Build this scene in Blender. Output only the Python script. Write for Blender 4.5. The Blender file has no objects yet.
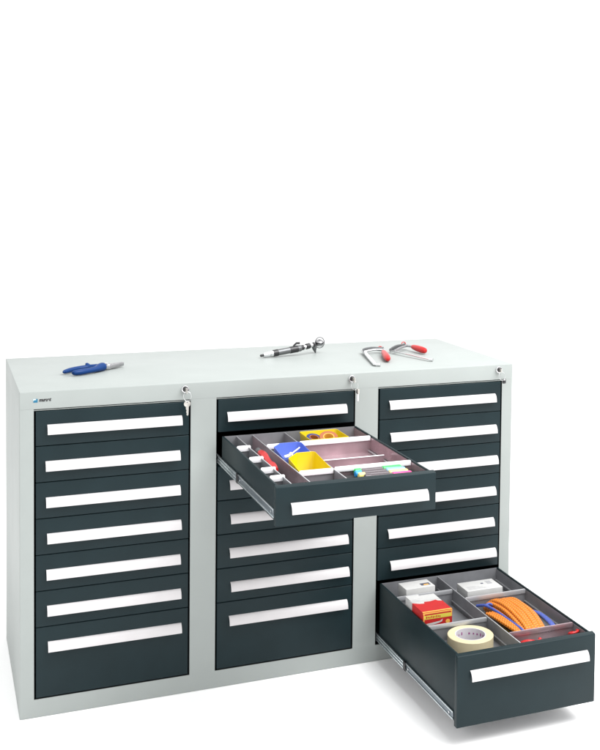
import bpy, bmesh, math, random
from mathutils import Vector, Matrix
random.seed(7)
PI = math.pi
scene = bpy.context.scene
COL = scene.collection
MM = 0.001

# ------------------------------------------------------------------ materials
MATS = {}
KEEP = ('white_handle_strip', 'white_studio_floor', 'white_divider_edge', 'chrome', 'zinc_slide_rail')
def mat(name, base, rough=0.45, metal=0.0, noise=None, bump=None, coat=0.0, spec=0.5, extra=None):
    """noise=(scale, amount) colour mottle; bump=(scale, strength, distance)"""
    if name not in KEEP: base = tuple(c * .80 for c in base)
    m = bpy.data.materials.new(name); m.use_nodes = True
    nt = m.node_tree; N = nt.nodes; L = nt.links
    b = N['Principled BSDF']
    b.inputs['Base Color'].default_value = (*base, 1)
    b.inputs['Roughness'].default_value = rough
    b.inputs['Metallic'].default_value = metal
    b.inputs['Coat Weight'].default_value = coat
    b.inputs['Specular IOR Level'].default_value = spec
    tc = N.new('ShaderNodeTexCoord')
    if noise:
        n = N.new('ShaderNodeTexNoise'); n.inputs['Scale'].default_value = noise[0]; n.inputs['Detail'].default_value = 6
        L.new(tc.outputs['Object'], n.inputs['Vector'])
        r = N.new('ShaderNodeMapRange'); r.inputs['From Min'].default_value = .3; r.inputs['From Max'].default_value = .7
        r.inputs['To Min'].default_value = 1 - noise[1]; r.inputs['To Max'].default_value = 1 + noise[1]
        L.new(n.outputs['Fac'], r.inputs['Value'])
        mx = N.new('ShaderNodeVectorMath'); mx.operation = 'SCALE'; mx.inputs[0].default_value = base
        L.new(r.outputs['Result'], mx.inputs['Scale']); L.new(mx.outputs['Vector'], b.inputs['Base Color'])
        r2 = N.new('ShaderNodeMapRange'); r2.inputs['To Min'].default_value = max(.05, rough - .1); r2.inputs['To Max'].default_value = rough + .1
        n2 = N.new('ShaderNodeTexNoise'); n2.inputs['Scale'].default_value = noise[0] * .35; n2.inputs['Detail'].default_value = 4
        L.new(tc.outputs['Object'], n2.inputs['Vector'])
        L.new(n2.outputs['Fac'], r2.inputs['Value']); L.new(r2.outputs['Result'], b.inputs['Roughness'])
    if bump:
        n = N.new('ShaderNodeTexNoise'); n.inputs['Scale'].default_value = bump[0]; n.inputs['Detail'].default_value = 3
        L.new(tc.outputs['Object'], n.inputs['Vector'])
        bp = N.new('ShaderNodeBump'); bp.inputs['Strength'].default_value = bump[1]; bp.inputs['Distance'].default_value = bump[2]
        L.new(n.outputs['Fac'], bp.inputs['Height']); L.new(bp.outputs['Normal'], b.inputs['Normal'])
    if extra: extra(nt, b, tc)
    if extra: extra(nt, b, tc)
    MATS[name] = m
    return m

GREY = mat('light_grey_powder_coat', (.330, .357, .346), .48, spec=.28, noise=(9, .022), bump=(900, .10, .0004))
DARK = mat('anthracite_powder_coat', (.0095, .0205, .0240), .42, spec=.15, noise=(11, .09), bump=(1100, .10, .0004))
BLACK = mat('black_gap_shade', (.007, .010, .011), .6, spec=.2)  # near-black colour holds the shade of the gaps round the drawers
WHITE = mat('white_handle_strip', (.485, .47, .475), .45, spec=.3, noise=(30, .02))
STEEL = mat('galvanised_grey_insert', (.25, .255, .27), .42, .35, noise=(14, .16), bump=(300, .08, .0005))
ROSE = mat('mauve_tinted_metal', (.50, .37, .40), .28, .65, noise=(9, .30), bump=(250, .08, .0005))
TABW = mat('white_divider_edge', (.84, .83, .85), .4)
RAILM = mat('zinc_slide_rail', (.55, .60, .62), .28, .85, noise=(20, .12))
RAILD = mat('dark_zinc_rail', (.22, .26, .29), .35, .8, noise=(20, .12))
CHROME = mat('chrome', (.75, .75, .76), .16, 1.0, noise=(60, .05))
BRUSH = mat('brushed_tool_steel', (.42, .42, .43), .32, .9, noise=(80, .12))
NICK = mat('nickel_key', (.60, .58, .54), .35, .6, noise=(60, .05))
BLK = mat('black_plastic', (.012, .012, .014), .4)
GUN = mat('gunmetal_body', (.16, .165, .17), .38, .7, noise=(60, .12))
BLUEH = mat('blue_dipped_plastic', (.0, .032, .15), .42, spec=.2)
REDH = mat('red_plastic', (.48, .012, .012), .35, spec=.4)
REDT = mat('red_translucent_handle', (.45, .01, .01), .3, spec=.4)
BLUEB = mat('blue_bin_plastic', (.10, .17, .62), .42, noise=(30, .04))
YELB = mat('yellow_bin_plastic', (.70, .52, .0), .42, noise=(30, .03))
CREAM = mat('cream_masking_tape', (.58, .50, .32), .6, noise=(60, .04))
CARD = mat('white_card', (.52, .52, .51), .6, noise=(40, .04))
CORE = mat('printed_white_core', (.58, .55, .58), .6)
PURP = mat('purple_print', (.30, .06, .22), .6)
REDC = mat('red_carton_print', (.46, .014, .014), .45, noise=(35, .08))
OLIVE = mat('yellow_green_print', (.60, .52, .06), .5)
AMBER = mat('amber_print', (.80, .42, .08), .5)
PRINT = mat('dark_grey_print', (.08, .085, .12), .6)
GREYP = mat('pale_grey_print', (.35, .35, .36), .6)
BLUEL = mat('blue_nylon', (.045, .08, .34), .6, noise=(200, .2), bump=(500, .4, .001))
LOGO = mat('teal_blue_emblem', (.0, .13, .24), .45)
LOGOL = mat('pale_emblem_stroke', (.55, .75, .78), .45)
COPPER = mat('brown_copper_tape', (.34, .10, .03), .4)
NAVY = mat('navy_roll', (.015, .03, .14), .4)
CGREEN = mat('green_marker', (.03, .50, .10), .4)
CBLUE = mat('light_blue_marker', (.22, .55, .74), .4)
CBLUE2 = mat('bright_blue_marker_cap', (.01, .30, .70), .4)
CYEL = mat('pale_yellow_marker', (.80, .70, .22), .4)
CPINK = mat('pink_marker', (.78, .05, .25), .4)
BARREL = mat('dark_marker_barrel', (.06, .04, .05), .35)

def rope_nodes(nt, b, tc):
    N, L = nt.nodes, nt.links
    uv = N.new('ShaderNodeUVMap')
    def wave(ang):
        mp = N.new('ShaderNodeMapping'); mp.inputs['Rotation'].default_value = (0, 0, ang)
        L.new(uv.outputs['UV'], mp.inputs['Vector'])
        w = N.new('ShaderNodeTexWave'); w.inputs['Scale'].default_value = .42; w.inputs['Distortion'].default_value = .6
        L.new(mp.outputs['Vector'], w.inputs['Vector']); return w
    w1, w2 = wave(.75), wave(-.75)
    mx = N.new('ShaderNodeMath'); mx.operation = 'MAXIMUM'
    L.new(w1.outputs['Fac'], mx.inputs[0]); L.new(w2.outputs['Fac'], mx.inputs[1])
    cr = N.new('ShaderNodeValToRGB')
    cr.color_ramp.elements[0].color = (.34, .06, .002, 1); cr.color_ramp.elements[0].position = .25
    cr.color_ramp.elements[1].color = (.62, .19, .010, 1); cr.color_ramp.elements[1].position = .8
    L.new(mx.outputs[0], cr.inputs['Fac']); L.new(cr.outputs['Color'], b.inputs['Base Color'])
    bp = N.new('ShaderNodeBump'); bp.inputs['Strength'].default_value = .8; bp.inputs['Distance'].default_value = .002
    L.new(mx.outputs[0], bp.inputs['Height']); L.new(bp.outputs['Normal'], b.inputs['Normal'])
ROPE = mat('orange_braided_cord', (.8, .2, .02), .6, extra=rope_nodes)
FLOOR = mat('white_studio_floor', (.96, .96, .96), .8)

# ------------------------------------------------------------------ object helpers
def link(name, me_or_none, parent=None):
    o = bpy.data.objects.new(name, me_or_none); COL.objects.link(o)
    if parent is not None: o.parent = parent
    return o
def tag(o, label=None, cat=None, group=None, kind=None):
    if label: o['label'] = label
    if cat: o['category'] = cat
    if group: o['group'] = group
    if kind: o['kind'] = kind
    return o
def thing(name, label, cat, loc=(0, 0, 0), rot=(0, 0, 0), group=None):
    o = link(name, None); o.location = [c * MM for c in loc]; o.rotation_euler = rot
    o.empty_display_size = .05
    return tag(o, label, cat, group)

class MB:
    """mesh builder in millimetres, several materials"""
    def __init__(s): s.bm = bmesh.new(); s.mats = []; s.uv = s.bm.loops.layers.uv.new('UVMap')
    def mi(s, m):
        if m not in s.mats: s.mats.append(m)
        return s.mats.index(m)
    def merge(s, tmp, m, smooth=False):
        i = s.mi(m)
        for f in tmp.faces: f.material_index = i; f.smooth = smooth
        me = bpy.data.meshes.new('tmp'); tmp.to_mesh(me); tmp.free()
        n = len(s.bm.faces); s.bm.from_mesh(me); bpy.data.meshes.remove(me)
        s.bm.faces.ensure_lookup_table()
        for f in s.bm.faces[n:]: f.material_index = i
        return s
    def box(s, x0, x1, y0, y1, z0, z1, m, bev=0, seg=2, M=None, sharp_base=False):
        t = bmesh.new()
        bmesh.ops.create_cube(t, size=1)
        for v in t.verts:
            v.co = Vector(((x0 + x1) / 2 + v.co.x * (x1 - x0), (y0 + y1) / 2 + v.co.y * (y1 - y0), (z0 + z1) / 2 + v.co.z * (z1 - z0)))
        if bev: bmesh.ops.bevel(t, geom=[e for e in t.edges if not (sharp_base and all(abs(v.co.z - z0) < 1e-6 for v in e.verts))], offset=bev, segments=seg, profile=.5, affect='EDGES')
        if M is not None: t.transform(M)
        return s.merge(t, m, False)
    def prism(s, pts, z0, z1, m, bev=0, M=None, axis='z'):
        """polygon extruded; axis z: pts=(x,y); y: pts=(x,z); x: pts=(y,z)"""
        t = bmesh.new()
        def P(a, b, c):
            return {'z': (a, b, c), 'y': (a, c, b), 'x': (c, a, b)}[axis]
        v0 = [t.verts.new(P(a, b, z0)) for a, b in pts]; v1 = [t.verts.new(P(a, b, z1)) for a, b in pts]
        n = len(pts)
        t.faces.new(v0[::-1]); t.faces.new(v1)
        for i in range(n): t.faces.new((v0[i], v0[(i + 1) % n], v1[(i + 1) % n], v1[i]))
        bmesh.ops.recalc_face_normals(t, faces=t.faces)
        if bev: bmesh.ops.bevel(t, geom=list(t.edges), offset=bev, segments=2, profile=.5, affect='EDGES')
        if M is not None: t.transform(M)
        return s.merge(t, m)
    def lathe(s, prof, m, M=None, seg=48, close=False):
        """prof (r,z)"""
        t = bmesh.new(); rings = []
        for r, z in prof:
            rings.append([t.verts.new((r * math.cos(2 * PI * k / seg), r * math.sin(2 * PI * k / seg), z)) for k in range(seg)])
        rs = list(zip(rings, rings[1:])) + ([(rings[-1], rings[0])] if close else [])
        for a, b in rs:
            for k in range(seg): t.faces.new((a[k], a[(k + 1) % seg], b[(k + 1) % seg], b[k]))
        if not close:
            t.faces.new(rings[0][::-1]); t.faces.new(rings[-1])
        bmesh.ops.recalc_face_normals(t, faces=t.faces)
        if M is not None: t.transform(M)
        s.merge(t, m, True); return s
    def tube(s, pts, rad, m, seg=14, sx=1.0, sz=1.0, up=(0, 0, 1), uvs=True, cap=True):
        """tube along pts with radius list; sx, sz squash across / upward"""
        t = bmesh.new(); ul = t.loops.layers.uv.new('UVMap')
        P = [Vector(p) for p in pts]; n = len(P)
        R = rad if hasattr(rad, '__len__') else [rad] * n
        rings = []; ln = [0]
        for i in range(n): 
            if i: ln.append(ln[-1] + (P[i] - P[i - 1]).length)
        for i in range(n):
            d = (P[min(i + 1, n - 1)] - P[max(i - 1, 0)]).normalized()
            u = Vector(up)
            if abs(d.dot(u)) > .97: u = Vector((0, 1, 0))
            a = d.cross(u).normalized(); b = a.cross(d).normalized()
            rings.append([t.verts.new(P[i] + a * R[i] * sx * math.cos(2 * PI * k / seg) + b * R[i] * sz * math.sin(2 * PI * k / seg)) for k in range(seg)])
        for i in range(n - 1):
            for k in range(seg):
                f = t.faces.new((rings[i][k], rings[i][(k + 1) % seg], rings[i + 1][(k + 1) % seg], rings[i + 1][k]))
                for l, (q, w) in zip(f.loops, ((i, k), (i, k + 1), (i + 1, k + 1), (i + 1, k))):
                    l[ul].uv = (ln[q] / 10, w / seg * 2)
        if cap:
            t.faces.new(rings[0][::-1]); t.faces.new(rings[-1])
        bmesh.ops.recalc_face_normals(t, faces=t.faces)
        s.merge(t, m, True); return s
    def build(s, name, parent=None, autosmooth=True):
        for v in s.bm.verts: v.co *= MM
        me = bpy.data.meshes.new(name); s.bm.to_mesh(me); s.bm.free()
        for m in s.mats: me.materials.append(m)
        if autosmooth: me.set_sharp_from_angle(angle=math.radians(38))
        return link(name, me, parent)
def spline(pts, n=8):
    """Catmull-Rom through 3-D (or 4-D) points"""
    out = []; P = [tuple(p) for p in pts]; P = [P[0]] + P + [P[-1]]
    for i in range(1, len(P) - 2):
        for k in range(n):
            t = k / n
            out.append(tuple(.5 * (2 * b + (c - a) * t + (2 * a - 5 * b + 4 * c - d) * t * t + (-a + 3 * b - 3 * c + d) * t ** 3)
                             for a, b, c, d in zip(P[i - 1], P[i], P[i + 1], P[i + 2])))
    out.append(P[-2]); return out
def stube(mb, pts, m, n=8, **k):
    """pts (x,y,z,r) smoothed"""
    q = spline(pts, n); mb.tube([a[:3] for a in q], [max(a[3], .05) for a in q], m, **k)
def capsule_r(pts):
    return pts
def T(x, y, z, rz=0, rx=0, ry=0): return Matrix.Translation((x, y, z)) @ Matrix.Rotation(rz, 4, 'Z') @ Matrix.Rotation(rx, 4, 'X') @ Matrix.Rotation(ry, 4, 'Y')
def along(a, b):
    """matrix carrying +z axis from a towards b"""
    a = Vector(a); d = (Vector(b) - a).normalized()
    return Matrix.Translation(a) @ d.to_track_quat('Z', 'Y').to_matrix().to_4x4()

# ------------------------------------------------------------------ setting
mb = MB(); t = bmesh.new(); bmesh.ops.create_circle(t, cap_ends=True, segments=64, radius=60000)
t.transform(Matrix.Translation((0, 0, -1)))
mb.merge(t, FLOOR); fl = mb.build('floor'); tag(fl, kind='structure')

# ------------------------------------------------------------------ cabinet
H, D, ZB, U, ST = 900, 600, 50, 100, 37
cab = thing('tool_cabinet', 'wide light grey steel cabinet with anthracite drawers in three columns', 'cabinet')
mb = MB()
def arc(cx, cy, r, a0, a1, n=4): return [(cx + r * math.cos(math.radians(a0 + (a1 - a0) * k / n)), cy + r * math.sin(math.radians(a0 + (a1 - a0) * k / n))) for k in range(n + 1)]
r = 2.5
mb.prism(arc(r, r, r, 180, 270) + arc(1500 - r, r, r, 270, 360) + [(1500, D), (0, D)], 0, ZB, GREY)             # base
mb.prism(arc(r, r, r, 180, 270) + [(ST, 0), (ST, D), (0, D)], ZB, 851.55, GREY)
mb.prism([(1500 - ST, 0)] + arc(1500 - r, r, r, 270, 360) + [(1500, D), (1500 - ST, D)], ZB, 851.55, GREY)
for x in (500, 1000): mb.box(x - ST, x + ST, 0, D, ZB, 851.55, GREY)
for x in (0, 500, 1000): mb.box(x + ST, x + 500 - ST, D - 3, D, ZB, 851.55, GREY)
mb.build('body', cab)
# near-black sheets added in the openings to paint the shade round the drawer fronts
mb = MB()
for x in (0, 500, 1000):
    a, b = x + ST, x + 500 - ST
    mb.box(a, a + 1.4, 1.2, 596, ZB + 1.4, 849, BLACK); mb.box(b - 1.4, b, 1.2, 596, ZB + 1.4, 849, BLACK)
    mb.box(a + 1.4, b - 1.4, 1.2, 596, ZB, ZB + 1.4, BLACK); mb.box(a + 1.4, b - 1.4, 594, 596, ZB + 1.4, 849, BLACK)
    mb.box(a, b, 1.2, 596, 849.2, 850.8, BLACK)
mb.build('opening_shade_sheets', cab)
mb = MB()
mb.box(0, 1500, 0, D, 851.75, H, GREY, bev=2.5, seg=3, sharp_base=True)
top = mb.build('top_cover', cab)
# opening top edge lip, a thin bright fold above each opening is part of the cover
mb = MB()
for x in (0, 500, 1000): mb.box(x + ST, x + 500 - ST, .8, 12, 847.5, 849.2, GREY)
mb.build('top_rail', cab)

def handle_mesh(parent, x0, y, zt, w):
    mb = MB()
    # convex grip profile: (y,z)
    n = 8; pr = [(-14.5 * math.sin(PI / 2 * k / n) ** 1.15, -25.5 * (1 - math.cos(PI / 2 * k / n))) for k in range(n + 1)]
    outer = [(y + a, zt + b) for a, b in pr]
    inner = [(y + a + 2.2, zt + b - (.8 if k < n else 0)) for k, (a, b) in enumerate(pr)][::-1]
    inner = [(min(q, y - .05), z) for q, z in inner]
    mb.prism(outer + inner, x0, x0 + w, WHITE, axis='x')
    return mb.build('handle', parent)

def drawer_box(mb, xa, xb, y0, zlo, zhi, zf, inner):
    """walls of the tray: xa..xb outside, from y0 (behind the front) back 555"""
    y1 = y0 + 553; t = 6
    mb.box(xa, xa + t, y0, y1, zlo, zhi, DARK, bev=1.6); mb.box(xb - t, xb, y0, y1, zlo, zhi, DARK, bev=1.6)
    mb.box(xa + t, xb - t, y1 - 3, y1, zlo, zhi - 1, inner)
    mb.box(xa + t, xb - t, y0, y1 - 3, zf - 2, zf, inner)
def drawer(col, hi, lo, hx, ext=0, big=False):
    """hi, lo: heights of top and bottom seam; hx: handle start"""
    x0, x1 = col * 500 + ST + 3, col * 500 + 500 - ST - 3
    yf = -2 - ext
    mb = MB()
    ga = 2.2 if not ext else 0
    if ext:      # pulled out: the folded front rises a little towards the tray
        zb_ = lo + (5.5 if big else 1.3)
        mb.prism([(yf, zb_), (yf, hi - 6), (yf + 1.5, hi - 4.2), (yf + 16, hi - 1.6), (yf + 17, hi - 2), (yf + 17, zb_)], x0, x1, DARK, bev=1.1, axis='x')
    else:
        mb.box(x0 + ga, x1 - ga, yf, yf + 17, lo + (.9 if lo > 60 else 4.5), hi - (.9 if hi < 850 else 4.5), DARK, bev=1.6, seg=3)
    if not ext:
        mb.box(x0 + 8, x1 - 8, 15.5, 560, lo + 6, hi - 14, DARK)
        d = mb.build('drawer', cab)
        handle_mesh(d, hx, yf, hi - 42, 365)
    else:
        d = None
    return d, mb, x0, x1, yf
hL = [72, 67, 68, 71, 69, 71, 73]; hM = [568, None, 576, 579, 577, 581, 577]; hR = [1072, 1077, 1083, 1077, 1073, 1082, None]
seams = [850, 750, 650, 550, 450, 350, 250, 50]
for col, hh in enumerate((hL, hM, hR)):
    for k, hx in enumerate(hh):
        if hx is None: continue
        drawer(col, seams[k], seams[k + 1], hx)

# --- open drawer, middle column -------------------------------------------------
def cross_tab(parent, xa, xb, y, ztop, zbot, m=STEEL, edge=TABW, lift=4, grow=0):
    """cross divider: thin plate with a rolled white top whose ends are rounded"""
    mb = MB()
    mb.box(xa + .6, xb - .6, y - .8, y + .8, zbot, ztop - 3, m)
    w = xb - xa; rr = 4; zt = ztop + lift
    pts = [(xa + .2, ztop - 10)] + arc(xa + .2 + rr, zt - rr, rr, 180, 90) + arc(xb - 1 + grow - rr, zt - rr, rr, 90, 0) + [(xb - 1 + grow, ztop - 10)]
    mb.prism(pts, y - 3.8, y - .9, edge, axis='y', bev=.6)
    return mb.build('cross_divider', parent)
def long_div(parent, x, y0, y1, ztop, zbot, m=STEEL, flange=0, edge=None):
    mb = MB()
    mb.box(x - .8, x + .8, y0, y1, zbot, ztop - 1.5, m)
    mb.box(x - 1.3, x + 1.3, y0, y1, ztop - 1.5, ztop + .6, edge or STEELB, bev=.5)
    if flange:
        for s in (-1, 1): mb.box(x + s * 1.0, x + s * 4.5, y0 + 4, y1 - 4, ztop - flange - 2, ztop - flange, STEELB)
    return mb.build('long_divider', parent)
STEELB = mat('bright_steel_edge', (.55, .56, .58), .35, .5)

_, mb, x0, x1, yf = drawer(1, 750, 650, None, ext=601)
yb = yf + 17; y1 = yb + 553
drawer_box(mb, x0 + 6, x1 - 6, yb, 656, 746, 690, STEEL)
dm = mb.build('drawer', cab); tag(dm, 'shallow open drawer pulled out of the middle column')
handle_mesh(dm, 577, yf, 705.5, 359)
IN0, IN1 = x0 + 12.3, x1 - 12.3     # inside faces
mid_floor = 700
# tray lining
mb = MB()
mb.box(635, IN1, yb + .5, y1 - 3.4, mid_floor - 4, mid_floor, ROSE)
mb.box(IN0, 634.6, yb + .5, y1 - 3.4, mid_floor - 4, mid_floor, STEEL)
mb.box(IN1 - 1, IN1, yb + .5, y1 - 3.4, mid_floor, 742, ROSE)
mb.box(IN0, IN0 + 1, yb + .5, y1 - 3.4, mid_floor, 742, STEEL)
mb.tube([(IN1 - 5, yb + 2, mid_floor + 3), (IN1 - 5, y1 - 130, mid_floor + 3)], 2.6, STEELB, seg=8)  # bright tube stands in for the highlight along the wall-floor corner
mb.build('tray_lining', dm)
for x in (588, 635.5, 731): long_div(dm, x, yb + 1, y1 - 4, 743, mid_floor, ROSE if x == 635.5 else STEEL)
for y in (-170, -300, -415, -497): cross_tab(dm, IN0 + 1, 587, y, 742, mid_floor, lift=6, grow=7)
for y in (-173, -474): cross_tab(dm, 637, 729.6, y, 743, mid_floor)
for y in (-172, -471): cross_tab(dm, 732.4, IN1 - 1.2, y, 744, mid_floor, ROSE)
mb = MB(); mb.box(734, IN1 - 2, yb + 3, -476, mid_floor + .2, 724.2, mat('dark_foam', (.03, .028, .03), .9, bump=(400, .5, .001)), bev=1.5); mb.build('foam_pad', dm)
mb = MB(); mb.box(732.4, IN1 - 12, -308, -306.6, mid_floor + .2, mid_floor + 22, ROSE); mb.box(732.4, IN1 - 12, -309.5, -305.5, mid_floor + 22.1, mid_floor + 24, TABW, bev=.6); mb.build('low_divider', dm)

# --- open drawer, right column bottom -------------------------------------------
_, mb, X0, X1, YF = drawer(2, 250, 50, None, ext=579, big=True)
YB = YF + 17; Y1 = YB + 553
drawer_box(mb, X0 + 6, X1 - 6, YB, 62, 246, 100, STEEL)
db = mb.build('drawer', cab); tag(db, 'deep open drawer pulled out at the bottom right')
handle_mesh(db, 1077, YF, 204.5, 357)
JN0, JN1 = X0 + 12.3, X1 - 12.3
big_floor = 193
mb = MB()
mb.box(JN0, JN1, YB + .5, Y1 - 3.4, big_floor - 4, big_floor, STEEL)
mb.box(JN0, JN0 + 1, YB + .5, Y1 - 3.4, big_floor, 241, STEEL); mb.box(JN1 - 1, JN1, YB + .5, Y1 - 3.4, big_floor, 241, STEEL)
mb.box(JN1 - 6, JN1 - 1, YB + 2, Y1 - 5, 207, 209, STEELB)
mb.build('tray_lining', db)
long_div(db, 1240, YB + 1, Y1 - 4, 243, big_floor, STEEL, flange=35)
for y in (-125, -357): cross_tab(db, JN0 + 1, 1238.8, y, 240, big_floor, edge=STEELB, lift=3)
for y in (-206, -483): cross_tab(db, 1241.4, JN1 - 1.2, y, 241, big_floor, edge=STEELB if y > -300 else ROSE, m=STEEL if y > -300 else ROSE, lift=4)

# --- slide rails ------------------------------------------------------------------
def rails(parent, xw, s, yf, ztop, ext):
    """telescopic C-channel: outer stage by the cabinet, inner stage along the drawer; s = side (-1 left)"""
    a = xw
    def ch(mb, ya, yb, zt, h, m, off, w=3.2, lip=3.6):
        xo = a + s * off
        xi = xo + (-s) * w
        lo_, hi_ = min(xo, xi), max(xo, xi)
        mb.box(lo_ + (w * .6 if s < 0 else 0), hi_ - (0 if s < 0 else w * .6), ya, yb, zt - h, zt, RAILD)
        mb.box(lo_, hi_, ya, yb, zt - lip, zt + .3, m, bev=.7); mb.box(lo_, hi_, ya, yb, zt - h - .3, zt - h + lip, m, bev=.7)
    mb = MB(); ch(mb, -215, 30, ztop, 22, RAILM, 5.6, w=4.4, lip=4.2); mb.box(min(a + s * 1, a + s * 5), max(a + s * 1, a + s * 5), -214, 30, ztop - 15, ztop - 8, RAILM, bev=1); mb.build('slide_rail', parent)
    mb = MB(); ch(mb, yf + 30, -216, ztop + 1, 21, RAILM, 4.4, w=3.6, lip=3.0)
    mb.build('slide_rail', parent)
    mb = MB(); mb.box(min(a + s * .5, a + s * 6.2), max(a + s * .5, a + s * 6.2), -231, -215.6, ztop - 24, ztop + 2, BLK, bev=1.4)
    mb.build('rail_catch', parent)
    for yy in (-250, yf + 52):
        mb = MB(); mb.lathe([(3.2, 0), (3.2, 2), (1.6, 2.4)], CHROME, M=Matrix.Translation((a + s * 3, yy, ztop - 10)) @ Matrix.Rotation(s * PI / 2, 4, 'Y'), seg=12); mb.build('bolt', parent)
rails(dm, x0 + 6, -1, yf, 684, 601); rails(dm, x1 - 6, 1, yf, 684, 601)
rails(db, X0 + 6, -1, YF, 86, 579); rails(db, X1 - 6, 1, YF, 86, 579)

# --- locks, keys -------------------------------------------------------------------
def lock(x, z, key):
    mb = MB()
    M = Matrix.Translation((x, 0, z)) @ Matrix.Rotation(PI / 2, 4, 'X')
    mb.lathe([(11, -1), (11, 4), (10, 6.5), (8.6, 7), (8.2, 5.2), (1, 5.0)], CHROME, M=M, seg=32)
    mb.lathe([(7.6, 4), (7.4, 7.4), (6.6, 8.0)], BLK, M=M, seg=28)
    o = mb.build('lock', cab)
    mb = MB(); mb.box(x - 1.2, x + 1.2, -22, -8.2, z - 6, z + 4, NICK, bev=.4)
    if key != 'short':
        mb.box(x - 1.3, x + 1.3, -30, -20, z - 9, z + 6, NICK, bev=.6)
    mb.build('inserted_key', o)
    if key:
        zc = z - 20
        ring = [(x + 3 + 11 * math.sin(q), -20 + 3 * math.cos(q), zc + 2 + 13 * math.cos(q)) for q in [2 * PI * k / 28 for k in range(29)]]
        mb = MB(); mb.tube(ring, .5, CHROME, seg=8, up=(0, 1, 0), cap=False); mb.build('key_ring', o)
        mb = MB()
        if key == 'full':
            kx, kz = x + 3, z - 31
            head = [(kx + 9.5 * math.cos(q) * (1 if abs(math.cos(q)) > .3 else .9), kz - 9 + 9 * math.sin(q)) for q in [2 * PI * k / 18 for k in range(18)]]
            mb.prism(head, -19, -16.5, NICK, axis='y', bev=.5)
            mb.prism([(kx - 4, kz - 15), (kx + 4.2, kz - 15), (kx + 3.4, kz - 40), (kx + 1, kz - 43), (kx - 2.2, kz - 40), (kx - 1.2, kz - 36), (kx - 3, kz - 32), (kx - 1.6, kz - 28), (kx - 3.6, kz - 24)], -19.2, -16.8, NICK, axis='y')
            mb.prism([(kx + 1.5 * math.cos(q), kz - 4 + 1.5 * math.sin(q)) for q in [2 * PI * k / 10 for k in range(10)]], -19.4, -19.1, PRINT, axis='y')
        elif key == 'side':
            kx, kz = x + 12, z - 30
            mb.box(kx - 1.6, kx + 3.4, -28, -10, kz - 14, kz + 1, NICK, bev=.8)
            mb.box(kx - .6, kx + 3.4, -22, -16, kz - 36, kz - 14, TABW, bev=.5)
        else:
            kx, kz = x + 11, z - 30
            mb.box(kx - 5, kx + 7, -20, -15, kz - 13, kz + 2, BLK, bev=2); mb.box(kx - 2, kx + 4, -21, -20.2, kz - 2, kz + 1, CHROME)
        mb.build('key', o)
    return o
lock(446, 883, 'full'); lock(950, 884, 'side'); lock(1449, 884, 'short')

# --- emblem with lettering -----------------------------------------------------------
mb = MB(); mb.box(36, 47, -.5, -.05, 870, 880, LOGO)
mb.prism([(36, 874.5), (39, 877.2), (43.5, 876.8), (42, 880), (36, 880)], -.75, -.55, LOGOL, axis='y')
emb = mb.build('emblem', cab)
cu = bpy.data.curves.new('lettering', 'FONT'); cu.body = 'muruet'; cu.size = .0125; cu.shear = .25; cu.extrude = .0001; cu.space_character = .95; cu.offset = .0006
to = bpy.data.objects.new('lettering_curve', cu); COL.objects.link(to)
bpy.context.view_layer.update()
me = bpy.data.meshes.new_from_object(to.evaluated_get(bpy.context.evaluated_depsgraph_get()))
bpy.data.objects.remove(to)
me.transform(Matrix.Translation((.0505, -.0004, .8725)) @ Matrix.Rotation(PI / 2, 4, 'X') @ Matrix.Scale(.85, 4, (1, 0, 0)))
me.materials.clear(); me.materials.append(BLK)
link('lettering', me, emb)

# ------------------------------------------------------------------ tools on the top
# pliers: handles towards the left, jaws pointing right-back
pl = thing('pliers', 'blue handled combination pliers lying at the left of the grey top', 'pliers', (252, 282, H), (0, 0, math.atan2(118, 185)))
mb = MB()
stube(mb, [(-118, -16, 9, 2), (-114, -16, 9.5, 7), (-95, -21, 10, 9), (-60, -22, 10.5, 8.5), (-34, -19, 11, 9.5), (-14, -11, 12, 13), (0, -7, 12, 13.5), (6, -5, 11, 9), (9, -4, 11, 4)], BLUEH, sz=.95, n=8)
mb.build('handle', pl)
mb = MB()
stube(mb, [(-122, 16, 9, 2), (-118, 20, 9.5, 6), (-95, 27, 10, 8), (-60, 31, 10.5, 8), (-32, 25, 11, 8.5), (-14, 11, 11, 10), (0, 8, 11, 9), (4, 7, 11, 3)], BLUEH, sz=.9)
stube(mb, [(-22, 20, 12, 4), (-24, 27, 15, 5.5), (-27, 33, 19, 5), (-28, 36, 21, 2)], BLUEH)
mb.build('handle', pl)
mb = MB()
mb.lathe([(4, 1), (14, 2), (15, 5), (15, 14), (13.5, 17), (3, 17.2)], BRUSH, M=T(22, 0, 0)); 
mb.lathe([(1, 17), (5.5, 17.2), (5.5, 19), (4.5, 19.8), (1, 20)], CHROME, M=T(22, 0, 0), seg=24)
mb.build('pivot', pl)
for s in (-1, 1):
    mb = MB()
    pts = [(8, s * 2), (10, s * 13), (30, s * 14.5), (48, s * 12), (84, s * 4.2), (88, s * 1), (60, s * 1.2), (46, s * 2.6), (38, s * .9)]
    mb.prism(pts if s > 0 else pts[::-1], 4, 15, BRUSH, bev=1.4)
    for k in range(7): mb.box(50 + 5 * k, 51.6 + 5 * k, min(s * .4, s * 1.3), max(s * .4, s * 1.3), 5, 14.6, BLK)
    mb.build('jaw', pl)

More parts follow.
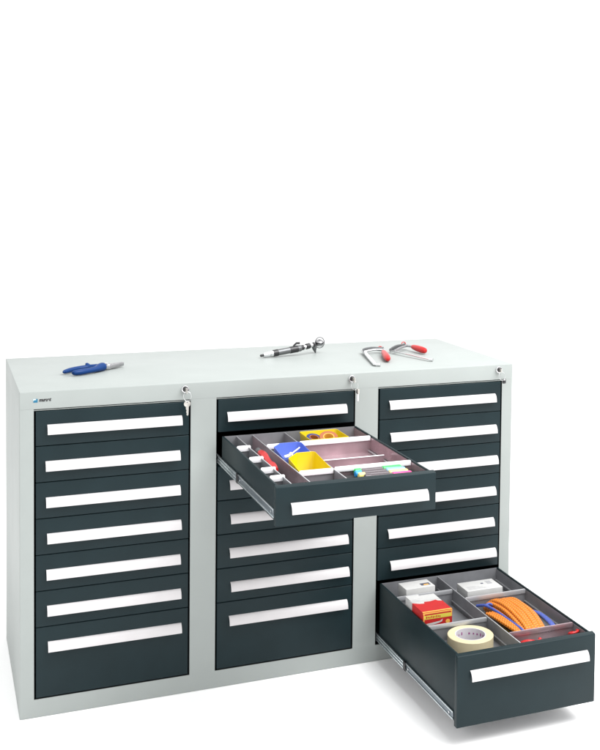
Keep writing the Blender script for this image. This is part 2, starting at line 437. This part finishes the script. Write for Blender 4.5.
# air tool: slim body resting on its tip and on the head
at_ = thing('air_tool', 'slim grey and black air tool with chrome swivel head in middle of top', 'tool', (0, 0, H))
A = Vector((764, 355, 8)); B = Vector((905, 372, 24)); C = Vector((980, 400, 34))
def between(p, q, t): return tuple(p + (q - p) * t)
mb = MB(); M = along(A, B)
Lb = (B - A).length
mb.lathe([(1, 34), (8.5, 35), (10, 40), (10, 44)], CHROME, M=M, seg=28)
mb.lathe([(10, 44.2), (10.3, 50), (10.5, Lb), (9, Lb + 3), (3, Lb + 3.5)], GUN, M=M, seg=32)
mb.build('body', at_)
mb = MB(); mb.lathe([(3, 0), (4, 2), (4.2, 10), (3, 10.2)], BLK, M=M, seg=20); mb.build('air_inlet', at_)
mb = MB(); mb.lathe([(3, 10.3), (6.5, 11), (7.6, 16), (8.4, 30), (8.2, 34)], CHROME, M=M, seg=28); mb.build('hose_collar', at_)
mb = MB()
mb.lathe([(9, 104), (11.2, 105), (11.4, Lb - 10), (9, Lb - 9)], BLK, M=M, seg=28)
mb.build('grip_band', at_)
mb = MB(); mb.lathe([(9, 44), (11, 45), (11.3, 62), (9, 63)], BLK, M=M, seg=28); mb.build('grip_band', at_)
mb = MB(); M2 = along(B, C)
mb.lathe([(6, 2), (8.5, 3), (8.5, 12), (6, 13)], BLK, M=M2, seg=24)
mb.lathe([(5, 13), (6.6, 14), (6.6, 22), (5, 23)], CHROME, M=M2, seg=24)
mb.lathe([(5, 23), (9.4, 24), (9.4, 38), (5, 39)], BLK, M=M2, seg=24)
mb.lathe([(5, 39), (7.5, 40), (7, 50), (5, 51)], CHROME, M=M2, seg=24)
mb.lathe([(4, 51), (8, 52), (8, 58), (4, 59)], BLK, M=M2, seg=24)
mb.build('neck', at_)
mb = MB()
mb.tube([between(A, B, .80), tuple(Vector(between(A, B, .84)) + Vector((0, 0, 14))), tuple(Vector(between(A, B, .90)) + Vector((0, 0, 19))), tuple(Vector(between(A, B, .98)) + Vector((0, 0, 18)))], [3, 3, 4, 4.2], BLK, seg=10)
mb.build('throttle_lever', at_)
mb = MB()
mb.lathe([(5, -11), (14, -10), (17, -5), (17, 7), (13, 12), (5, 13), (4.5, 17), (1, 17.4)], BRUSH, M=Matrix.Translation(C) @ Matrix.Rotation(.25, 4, 'X') @ Matrix.Scale(.78, 4), seg=32)
mb.lathe([(11.5, 0), (14.4, .5), (14.4, 4), (11.5, 4.5)], BLK, M=Matrix.Translation(C) @ Matrix.Rotation(.25, 4, 'X'), seg=32)
mb.tube([(C.x + 16 * math.sin(q), C.y - 4, C.z + 2 + 18 * math.cos(q)) for q in [2 * PI * k / 24 for k in range(25)]], 1.6, GUN, seg=8, up=(0, 1, 0), cap=False)
mb.build('head', at_)
mb = MB()
stube(mb, [(960, 396, 28, 8), (962, 398, 20, 8.5), (965, 402, 10, 5), (968, 404, 3, 2.6), (969, 405, 1, 1)], GUN, seg=12)
mb.build('trigger', at_)

# bar clamps
def clamp(label, bar0, bar1, arm_end, handle_pts, red_at, bar_w=12, fixed_tip=None):
    c = thing('bar_clamp', label, 'clamp', (0, 0, H), group='red handled bar clamps on the cabinet top')
    mb = MB(); b0, b1 = Vector(bar0), Vector(bar1)
    d = (b1 - b0); L = d.length
    M = along(b0, b1)
    mb.box(-bar_w / 2, bar_w / 2, -2.6, 2.6, 0, L, CHROME, bev=.8, M=M)
    for k in range(int(L / 6)): mb.box(bar_w / 2 - .2, bar_w / 2 + .5, -2, 2, 6 * k, 6 * k + 2, BRUSH, M=M)
    mb.build('bar', c)
    mb = MB(); e = Vector(arm_end)
    mid = (b0 + e) / 2 + Vector((0, 0, 4))
    stube(mb, [(*b0, 6), (*(b0 + (e - b0) * .2 + Vector((0, 0, 3))), 7), (*mid, 6.5), (*(e - (e - b0) * .12), 7), (*e, 8)], GUN, seg=8, sx=.6, sz=1)
    off = d.normalized() * 22
    stube(mb, [(*(b0 + off), 4), (*(mid + off * .95), 4), (*(e + off * .8), 4)], BRUSH, seg=8)
    mb.build('arm', c)
    h0, h1 = Vector(handle_pts[0]), Vector(handle_pts[1])
    mb = MB(); mb.tube([tuple(e), tuple(h0), tuple(h0 + (h1 - h0) * .2)], 4, BRUSH, seg=12); mb.build('spindle', c)
    mb = MB(); Lh = (h1 - h0).length; R = 10.5
    mb.lathe([(4, 0), (R * .62, 2), (R * .8, Lh * .12), (R, Lh * .4), (R * 1.05, Lh * .7), (R * .9, Lh * .92), (R * .55, Lh * .985), (1, Lh)], REDH, M=along(h0, h1), seg=28)
    mb.build('handle', c)
    mb = MB()
    r0 = Vector(red_at); mb.tube([tuple(r0 + Vector((7 * math.cos(q), 2 * math.sin(q), 5 * math.sin(q) + 2))) for q in [2 * PI * k / 20 for k in range(21)]], 1.6, REDH, seg=8, up=(0, 1, 0), cap=False)
    mb.build('pad_cap', c)
    mb = MB(); ft = Vector(fixed_tip); mb.tube([tuple(b1), tuple(ft)], [5, 6.5], CHROME, seg=10, sz=.7); mb.build('foot', c)
    return c
clamp('small bar clamp nearer the middle with its short red handle pointing forward', (1116, 345, 10), (1062, 92, 6), (1190, 345, 12), ((1165, 284, 13), (1124, 138, 12)), (1180, 350, 13), 12, (1076, 82, 6))
clamp('long bar clamp at the right with big red handle pointing right', (1205, 322, 10), (1262, 128, 6), (1287, 392, 14), ((1293, 338, 16), (1306, 252, 13)), (1288, 402, 16), 7, (1272, 118, 6))

# ------------------------------------------------------------------ things in the middle drawer
sd = thing('screwdriver', 'red handled screwdriver in the narrow channel of the middle drawer', 'screwdriver', (0, 0, mid_floor))
mb = MB(); a, b = Vector((606, -205, 38)), Vector((601, -420, 26)); M = along(a, b); Lh = (b - a).length
mb.lathe([(2, 18), (9, 20), (13, 34), (13.5, 60), (10.5, 96), (9.5, 118), (12.5, 136), (12.5, 160), (9, 176), (3, 178)], REDT, M=M, seg=8)
mb.build('handle', sd)
mb = MB(); mb.lathe([(1, -10), (7.5, -8), (8.5, 4), (8, 20), (2, 20.5)], GUN, M=M, seg=20); mb.build('end_cap', sd)
mb = MB(); mb.tube([tuple(a + (b - a) * .8), tuple(b), (604, -560, 20), (604, -572, 19)], [3.4, 3.4, 3.4, 2.6], CHROME, seg=14); mb.build('shaft', sd)

def bin_(name, label, m, xa, xb, yf_, yr, z0, zt, front_drop, chl, chr_):
    o = thing(name, label, 'bin', ((xa + xb) / 2, (yf_ + yr) / 2, z0))
    o_x, o_y = (xa + xb) / 2, (yf_ + yr) / 2
    mb = MB(); t = bmesh.new()
    w, l, h = (xb - xa) / 2, (yr - yf_) / 2, zt - z0
    ringo = [(-w, -l), (w, -l), (w, l - chr_ * 1.3), (w - chr_, l), (-w + chl, l), (-w, l - chl * 1.3)]
    def ring(sc, z, inset):
        R = []
        for i, (x, y) in enumerate(ringo):
            xx = x - math.copysign(inset, x) if True else x; yy = y - math.copysign(inset, y)
            zz = z
            R.append(t.verts.new((xx * sc, yy * (1 - (1 - sc) * .5), zz)))
        return R
    def droptop(R, d):
        R[0].co.z -= d; R[1].co.z -= d
    o0 = ring(.88, 0, 0); o1 = ring(.97, h - 5, 0); droptop(o1, front_drop); o1b = ring(1, h - 5, -1.0); droptop(o1b, front_drop); o2 = ring(1, h, -1.0); droptop(o2, front_drop)
    i2 = ring(1, h, 2.2); droptop(i2, front_drop); i0 = ring(.88, 2, 2.2)
    seqs = [o0, o1, o1b, o2, i2, i0]; n = 6
    for A_, B_ in zip(seqs, seqs[1:]):
        for k in range(n): t.faces.new((A_[k], A_[(k + 1) % n], B_[(k + 1) % n], B_[k]))
    t.faces.new(o0[::-1]); t.faces.new(i0)
    bmesh.ops.recalc_face_normals(t, faces=t.faces)
    bmesh.ops.bevel(t, geom=list(t.edges), offset=.5, segments=1, affect='EDGES')
    mb.merge(t, m); body = mb.build('shell', o)
    return o
bin_('parts_bin', 'blue open plastic parts bin in the middle drawer behind the yellow one', BLUEB, 640, 728, -322, -200, mid_floor + .3, 754, 10, 26, 8)
bin_('parts_bin', 'yellow open plastic parts bin in the middle drawer in front of the blue one', YELB, 640, 729, -466, -322.5, mid_floor + .3, 755, 12, 36, 6)
bin_('parts_bin', 'yellow plastic tray holding tape rolls at the rear of the middle drawer', YELB, 766, 884, -167, -58, mid_floor + .3, 748, 0, 5, 5)
hx = thing('hex_key', 'small bright angled hex key lying inside the blue bin', 'hex key', (0, 0, mid_floor))
mb = MB(); stube(mb, [(655, -298, 30, 1.8), (668, -286, 36, 1.8), (690, -262, 42, 1.8), (706, -250, 47, 1.8), (710, -248, 50, 1.8)], TABW, seg=6, n=4); mb.build('rod', hx)
hx2 = thing('bolt', 'short white plastic plug lying at the front of the blue bin', 'plug', (0, 0, mid_floor))
mb = MB(); mb.tube([(650, -305, 40), (668, -300, 44)], [5, 4], TABW, seg=12); mb.tube([(668, -300, 44), (672, -299, 45)], [7, 7], TABW, seg=12); mb.build('plug_body', hx2)
def roll(name, label, x, y, z, R, rI, w, m, mi, rz, rx):
    o = thing(name, label, 'roll', (x, y, z), (rx, 0, rz))
    mb = MB(); mb.lathe([(rI + 2, -w / 2), (R - 1, -w / 2), (R, -w / 2 + 1), (R, w / 2 - 1), (R - 1, w / 2), (rI + 2, w / 2)], m, close=True, seg=40); mb.build('tape', o)
    mb = MB(); mb.lathe([(rI, -w / 2 - .3), (rI + 2, -w / 2 - .3), (rI + 2, w / 2 + .3), (rI, w / 2 + .3)], mi, close=True, seg=32); mb.build('core', o)
    return o
roll('insulation_tape', 'small navy blue tape roll in the rear yellow tray', 795, -112, 733, 23, 12, 17, NAVY, COPPER, .3, .35)
roll('insulation_tape', 'brown copper tape roll in the rear yellow tray', 838, -118, 734, 27, 14, 17, COPPER, AMBER, -.2, .45)

MK = [('green', CGREEN, CGREEN, 790, 925, -372), ('light blue', CBLUE, CBLUE2, 786, 927, -400), ('pale yellow', CYEL, CYEL, 792, 922, -427), ('pink', CPINK, BARREL, 800, 922, -455)]
MK = [('green', CGREEN, CGREEN, 785, 913, -484), ('light blue', CBLUE, CBLUE2, 779, 915, -504), ('pale yellow', CYEL, CYEL, 781, 914, -524), ('pink', CPINK, BARREL, 790, 915, -544)]
for i, (nm, m, mc, xa, xb, y) in enumerate(MK):
    o = thing('highlighter', nm + ' highlighter lying across the front right cell of the middle drawer', 'highlighter', (xa, y, 733), (0, 0, .02 - .015 * i), group='highlighters in the middle drawer')
    L = xb - xa
    mb = MB(); mb.tube([(16, 0, 0), (L - 52, 0, 0)], 6.5, BARREL, seg=14); mb.build('barrel', o)
    mb = MB(); mb.tube([(L - 52, 0, 0), (L - 50, 0, 0), (L - 3, 0, 0), (L, 0, 0)], [7, 9.5, 9.5, 7.5], m, seg=16, sz=.85); mb.build('cap', o)
    mb = MB(); mb.tube([(-2, 0, 0), (0, 0, 0), (15, 0, 0), (16, 0, 0)], [6, 8.5, 8.5, 7], mc, seg=16); mb.build('end_plug', o)

# ------------------------------------------------------------------ things in the deep drawer
tp = thing('masking_tape', 'wide cream masking tape roll in the front left cell of the deep drawer', 'tape roll', (1154, -424, big_floor))
R = 64; w = 37
mb = MB(); mb.lathe([(43, 0), (R - 1, 0), (R, 1), (R, w - 1), (R - 1.2, w), (52, w + .2), (43, w)], CREAM, close=True, seg=72); mb.build('tape', tp)
mb = MB(); mb.lathe([(40.5, -.2), (43, -.2), (43, w + .4), (40.5, w + .4)], CORE, close=True, seg=64)
# printed words round the inside of the core
for k in range(22):
    a0 = 2 * PI * k / 22; hh = random.choice((5, 8, 10)); ww = random.uniform(.06, .12)
    if k % 6 == 5: continue
    z_ = w - 17
    pts = [(40.4 * math.cos(a0), 40.4 * math.sin(a0)), (40.4 * math.cos(a0 + ww), 40.4 * math.sin(a0 + ww)), (40.1 * math.cos(a0 + ww), 40.1 * math.sin(a0 + ww)), (40.1 * math.cos(a0), 40.1 * math.sin(a0))]
    mb.prism(pts, z_, z_ + hh, PURP)
mb.build('core', tp)

ct = thing('carton', 'open red and white carton with yellow band in the deep drawer', 'carton', (1098, -326, big_floor + .3), (0, 0, 0))
W, Lc, Hc = 90, 128, 74
mb = MB(); mb.box(-W / 2, W / 2, 0, Lc, 0, Hc, CARD, bev=.8); mb.build('box', ct)
mb = MB()
e = .35
# red sleeve over the front 60 %, ragged print edge on the top
mb.prism([(-W / 2 - e, 0 - e), (W / 2 + e, -e), (W / 2 + e, 66), (W * .36, 72), (W * .33, 80), (W * .1, 74), (-.1 * W, 76), (-.14 * W, 64), (-.3 * W, 66), (-W / 2 - e, 78)], Hc - .1, Hc + .5, REDC)
mb.box(-W / 2 - .5, -W / 2 + .02, -e, 78, 0.2, Hc - .2, REDC); mb.box(W / 2 - .02, W / 2 + .5, -e, 66, .2, Hc - .2, REDC)
mb.box(-W / 2 - e, W / 2 + e, -.5, .02, .2, Hc - .2, REDC)
mb.build('red_sleeve', ct)
mb = MB()
mb.box(-W / 2 - .3, W / 2 + .3, -.9, -.55, Hc - 4.5, Hc - 1, AMBER); mb.box(-W / 2 - .3, W / 2 + .3, .4, 6, Hc + .55, Hc + .8, AMBER)
mb.box(-W / 2 + 1, W / 2 - 1, -.8, -.55, Hc - 20, Hc - 9, OLIVE); mb.box(-W / 2 + 1, -W / 2 + 4, -.9, -.55, Hc - 26, Hc - 4.5, AMBER)
mb.box(W / 2 - 3, W / 2 - .5, -.9, -.55, Hc - 20, Hc - 4.5, AMBER)
for k in range(9): mb.box(-36 + k * 5.2, -33 + k * 5.2, -1.0, -.82, Hc - 18 + (k % 2), Hc - 11 - (k * 7 % 3), REDC)
mb.build('yellow_band', ct)
mb = MB()
mb.prism([(-38, Hc - 33), (8, Hc - 29), (16, Hc - 24), (14, Hc - 31), (6, Hc - 34), (-12, Hc - 37), (-38, Hc - 39)], -.8, -.55, CARD, axis='y')
mb.box(-42, -20, -.8, -.55, Hc - 60, Hc - 46, CARD); mb.box(-17, -9, -.8, -.55, Hc - 58, Hc - 44, CARD); mb.box(10, 44, -.8, -.55, Hc - 58, Hc - 50, CARD)
mb.box(-34, -32, -.95, -.8, Hc - 60, Hc - 50, REDC); mb.box(-28, -26, -.95, -.8, Hc - 60, Hc - 48, REDC)
mb.prism([(32 + 7 * math.cos(q), Hc - 33 + 6 * math.sin(q)) for q in [2 * PI * k / 14 for k in range(14)]], -.8, -.55, AMBER, axis='y')
mb.build('lettering', ct)
mb = MB()
mb.box(-W / 2 + 1, -4, 100, Lc + 4, Hc + .9, Hc + 1.6, CARD, M=T(0, 0, 0, rx=0)); mb.box(-W / 2 + 2, W / 2 - 2, 84, Lc - 6, Hc + .3, Hc + .85, CARD)
mb.box(-40, -15, 90, 92, Hc + 1, Hc + 1.2, GREYP)
mb.build('flap', ct)

c1 = thing('small_carton', 'small white carton with dark photo label in the rear left cell', 'carton', (1136, -88, big_floor + .3), (0, 0, .03))
mb = MB(); mb.box(-48, 48, -30, 30, 0, 64, CARD, bev=1); mb.build('box', c1)
mb = MB(); mb.box(10, 40, -16, 2, 64.05, 64.4, PRINT); mb.box(18, 34, -15, -8, 64.45, 64.7, AMBER); mb.build('photo_label', c1)
c2 = thing('flat_carton', 'flat white carton with faint grey print in the rear right cell', 'carton', (1336, -115, big_floor + .3), (0, 0, .0))
mb = MB(); mb.box(-60, 60, -40, 36, 0, 46, CARD, bev=1); mb.build('box', c2)
mb = MB()
mb.box(28, 44, -2, 22, 46.05, 46.3, GREYP); mb.box(8, 16, 4, 12, 46.05, 46.3, PRINT)
for k in range(5): mb.box(-50, 20 - 9 * k, -30 + 6 * k, -28.4 + 6 * k, 46.05, 46.25, GREYP)
mb.box(-54, 54, -40.4, -40.02, 8, 22, AMBER if False else REDC) if False else None
mb.build('print', c2)

# hank of orange cord: parallel strands laid over each other, bound at the middle
rp = thing('cord_hank', 'thick bundle of orange braided cord in the right cell of deep drawer', 'cord', (0, 0, big_floor))
mb = MB()
rnd = random.Random(3)
ns = 11
for lay, (nn, dz) in enumerate(((8, 14), (9, 25), (8, 36), (6, 44))):
    for k in range(nn):
        u = (k - (nn - 1) / 2) * 10.6 + rnd.uniform(-1.2, 1.2)
        j = lambda s: rnd.uniform(-s, s)
        pts = [(1334 + u * .75, -222 + j(4), dz * .45 + 4, 6.6), (1342 + u * .9, -236 + j(3), dz * .8 + 3 + j(1), 6.6), (1348 + u, -272, dz + 5 + j(1), 6.6), (1351 + u * 1.0, -320 + j(4), dz + 6 + j(1), 6.6),
               (1350 + u, -370, dz + 4 + j(1), 6.6), (1345 + u * .9, -420, dz * .95 + j(1), 6.6), (1340 + u * .85, -452 + j(3), dz * .7 + 3, 6.6), (1338 + u * .8, -464 + j(2), dz * .4 + 4, 6.6)]
        stube(mb, pts, ROPE, seg=10, n=6)
mb.build('strands', rp)
mb = MB()
for k in range(3):
    yy = -262 + 0 * k
    stube(mb, [(1268 + 9 * k, -300, 32, 5.4), (1272 + 9 * k, -340, 36, 5.4), (1280 + 8 * k, -390, 34, 5.4), (1290 + 7 * k, -440, 30, 5.4), (1296 + 6 * k, -462, 22, 5.4)], ROPE, seg=10, n=6)
mb.build('loose_end', rp)
bs = thing('blue_strap', 'blue nylon strap tucked beside and under the orange cord bundle', 'strap', (0, 0, big_floor))
mb = MB()
stube(mb, [(1266, -238, 34, 4), (1280, -262, 42, 4.2), (1290, -282, 40, 4.2), (1297, -330, 38, 4.6), (1302, -390, 36, 4.6), (1306, -440, 34, 4.6), (1308, -466, 26, 4)], BLUEL, n=8)
stube(mb, [(1284, -262, 42, 3.6), (1298, -258, 43, 3.6), (1310, -262, 36, 3.6)], BLUEL, n=6)
mb.build('near_length', bs)
mb = MB()
stube(mb, [(1410, -300, 24, 5), (1416, -340, 30, 6), (1414, -390, 32, 7), (1408, -440, 30, 7), (1404, -468, 20, 6)], BLUEL, n=8, sx=1.2, sz=.5)
mb.build('far_length', bs)
yp = thing('yellow_pouch', 'flat olive yellow pouch under the orange cord beside the divider', 'pouch', (1268, -400, big_floor + .3), (0, 0, .04))
mb = MB(); mb.box(-22, 26, -70, 60, 0, 14, mat('olive_yellow_film', (.42, .36, .06), .4, noise=(30, .15)), bev=4, seg=3); mb.build('film', yp)

def coil(label, cx, cy, R, turns, zb, r=3.6, rot=0):
    o = thing('red_cord', label, 'cord', (cx, cy, big_floor), (0, 0, rot))
    mb = MB(); pts = []; rr = random.Random(int(cx))
    ph = rr.uniform(0, 6)
    for k in range(turns * 24 + 1):
        a_ = 2 * PI * k / 24
        q = R * (1 + .12 * math.sin(a_ * .37 + ph))
        pts.append((q * math.cos(a_) * 1.15, q * .75 * math.sin(a_), zb + 5 * math.sin(a_ * .8 + ph) + 20 * k / (turns * 24)))
    mb.tube(pts, r, REDH, seg=10); mb.build('coil', o)
    return o
coil('coil of glossy red cord at the left of the front right cell', 1292, -518, 22, 5, 12, 4.5)
coil('small tangle of red cord in the far right corner of the front cell', 1428, -518, 13, 5, 18, 3.4, .5)
pk = thing('knob', 'small cream plastic knob between the two red cords', 'knob', (1352, -535, big_floor + .2))
mb = MB(); mb.lathe([(2, 0), (13, .5), (14, 6), (9, 14), (8, 22), (11, 28), (9, 34), (2, 35.5)], CREAM, seg=32); mb.build('knob_body', pk)

# ------------------------------------------------------------------ light: white studio sweep, one big soft key, weaker fill
w_ = bpy.data.worlds.new('World'); scene.world = w_; w_.use_nodes = True
bg = w_.node_tree.nodes['Background']; bg.inputs['Color'].default_value = (1, 1, 1, 1); bg.inputs['Strength'].default_value = 1.42
def area(name, loc, tgt, size, power):
    l = bpy.data.lights.new(name, 'AREA'); l.energy = power; l.shape = 'RECTANGLE'; l.size = size[0]; l.size_y = size[1]
    o = bpy.data.objects.new(name, l); COL.objects.link(o); o.location = loc
    o.rotation_euler = (Vector(tgt) - Vector(loc)).to_track_quat('-Z', 'Y').to_euler()
    return o
area('key_softbox', (2.3, -1.5, 4.0), (.8, .1, .7), (3.0, 3.0), 315)
area('fill_softbox', (-2.6, -3.2, 3.4), (.6, 0, .6), (2.0, 2.0), 40)

# ------------------------------------------------------------------ camera
X, Y, Z, yaw, pitch, roll_, f, cx, cy = -213.94441, -3172.64203, 1489.87727, 0.40511, 0.045, 0.01419, 1124.53687, 413.48335, 229.19629
cam = bpy.data.cameras.new('Camera'); co = bpy.data.objects.new('Camera', cam); COL.objects.link(co)
fw = Vector((math.sin(yaw) * math.cos(pitch), math.cos(yaw) * math.cos(pitch), -math.sin(pitch)))
rt = Vector((math.cos(yaw), -math.sin(yaw), 0)); up = rt.cross(fw)
r2 = math.cos(roll_) * rt + math.sin(roll_) * up; u2 = -math.sin(roll_) * rt + math.cos(roll_) * up
Mx = Matrix((r2, u2, -fw)).transposed().to_4x4(); Mx.translation = Vector((X, Y, Z)) * MM
co.matrix_world = Mx
cam.sensor_fit = 'HORIZONTAL'; cam.sensor_width = 36; cam.lens = f / 600 * 36
cam.shift_x = (300 - cx) / 600; cam.shift_y = (cy - 375) / 600
cam.clip_start = .05; cam.clip_end = 200
scene.camera = co
scene.render.engine = 'CYCLES'
scene.view_settings.view_transform = 'Standard'; scene.view_settings.look = 'None'; scene.view_settings.exposure = 0; scene.view_settings.gamma = 1
scene.cycles.max_bounces = 8
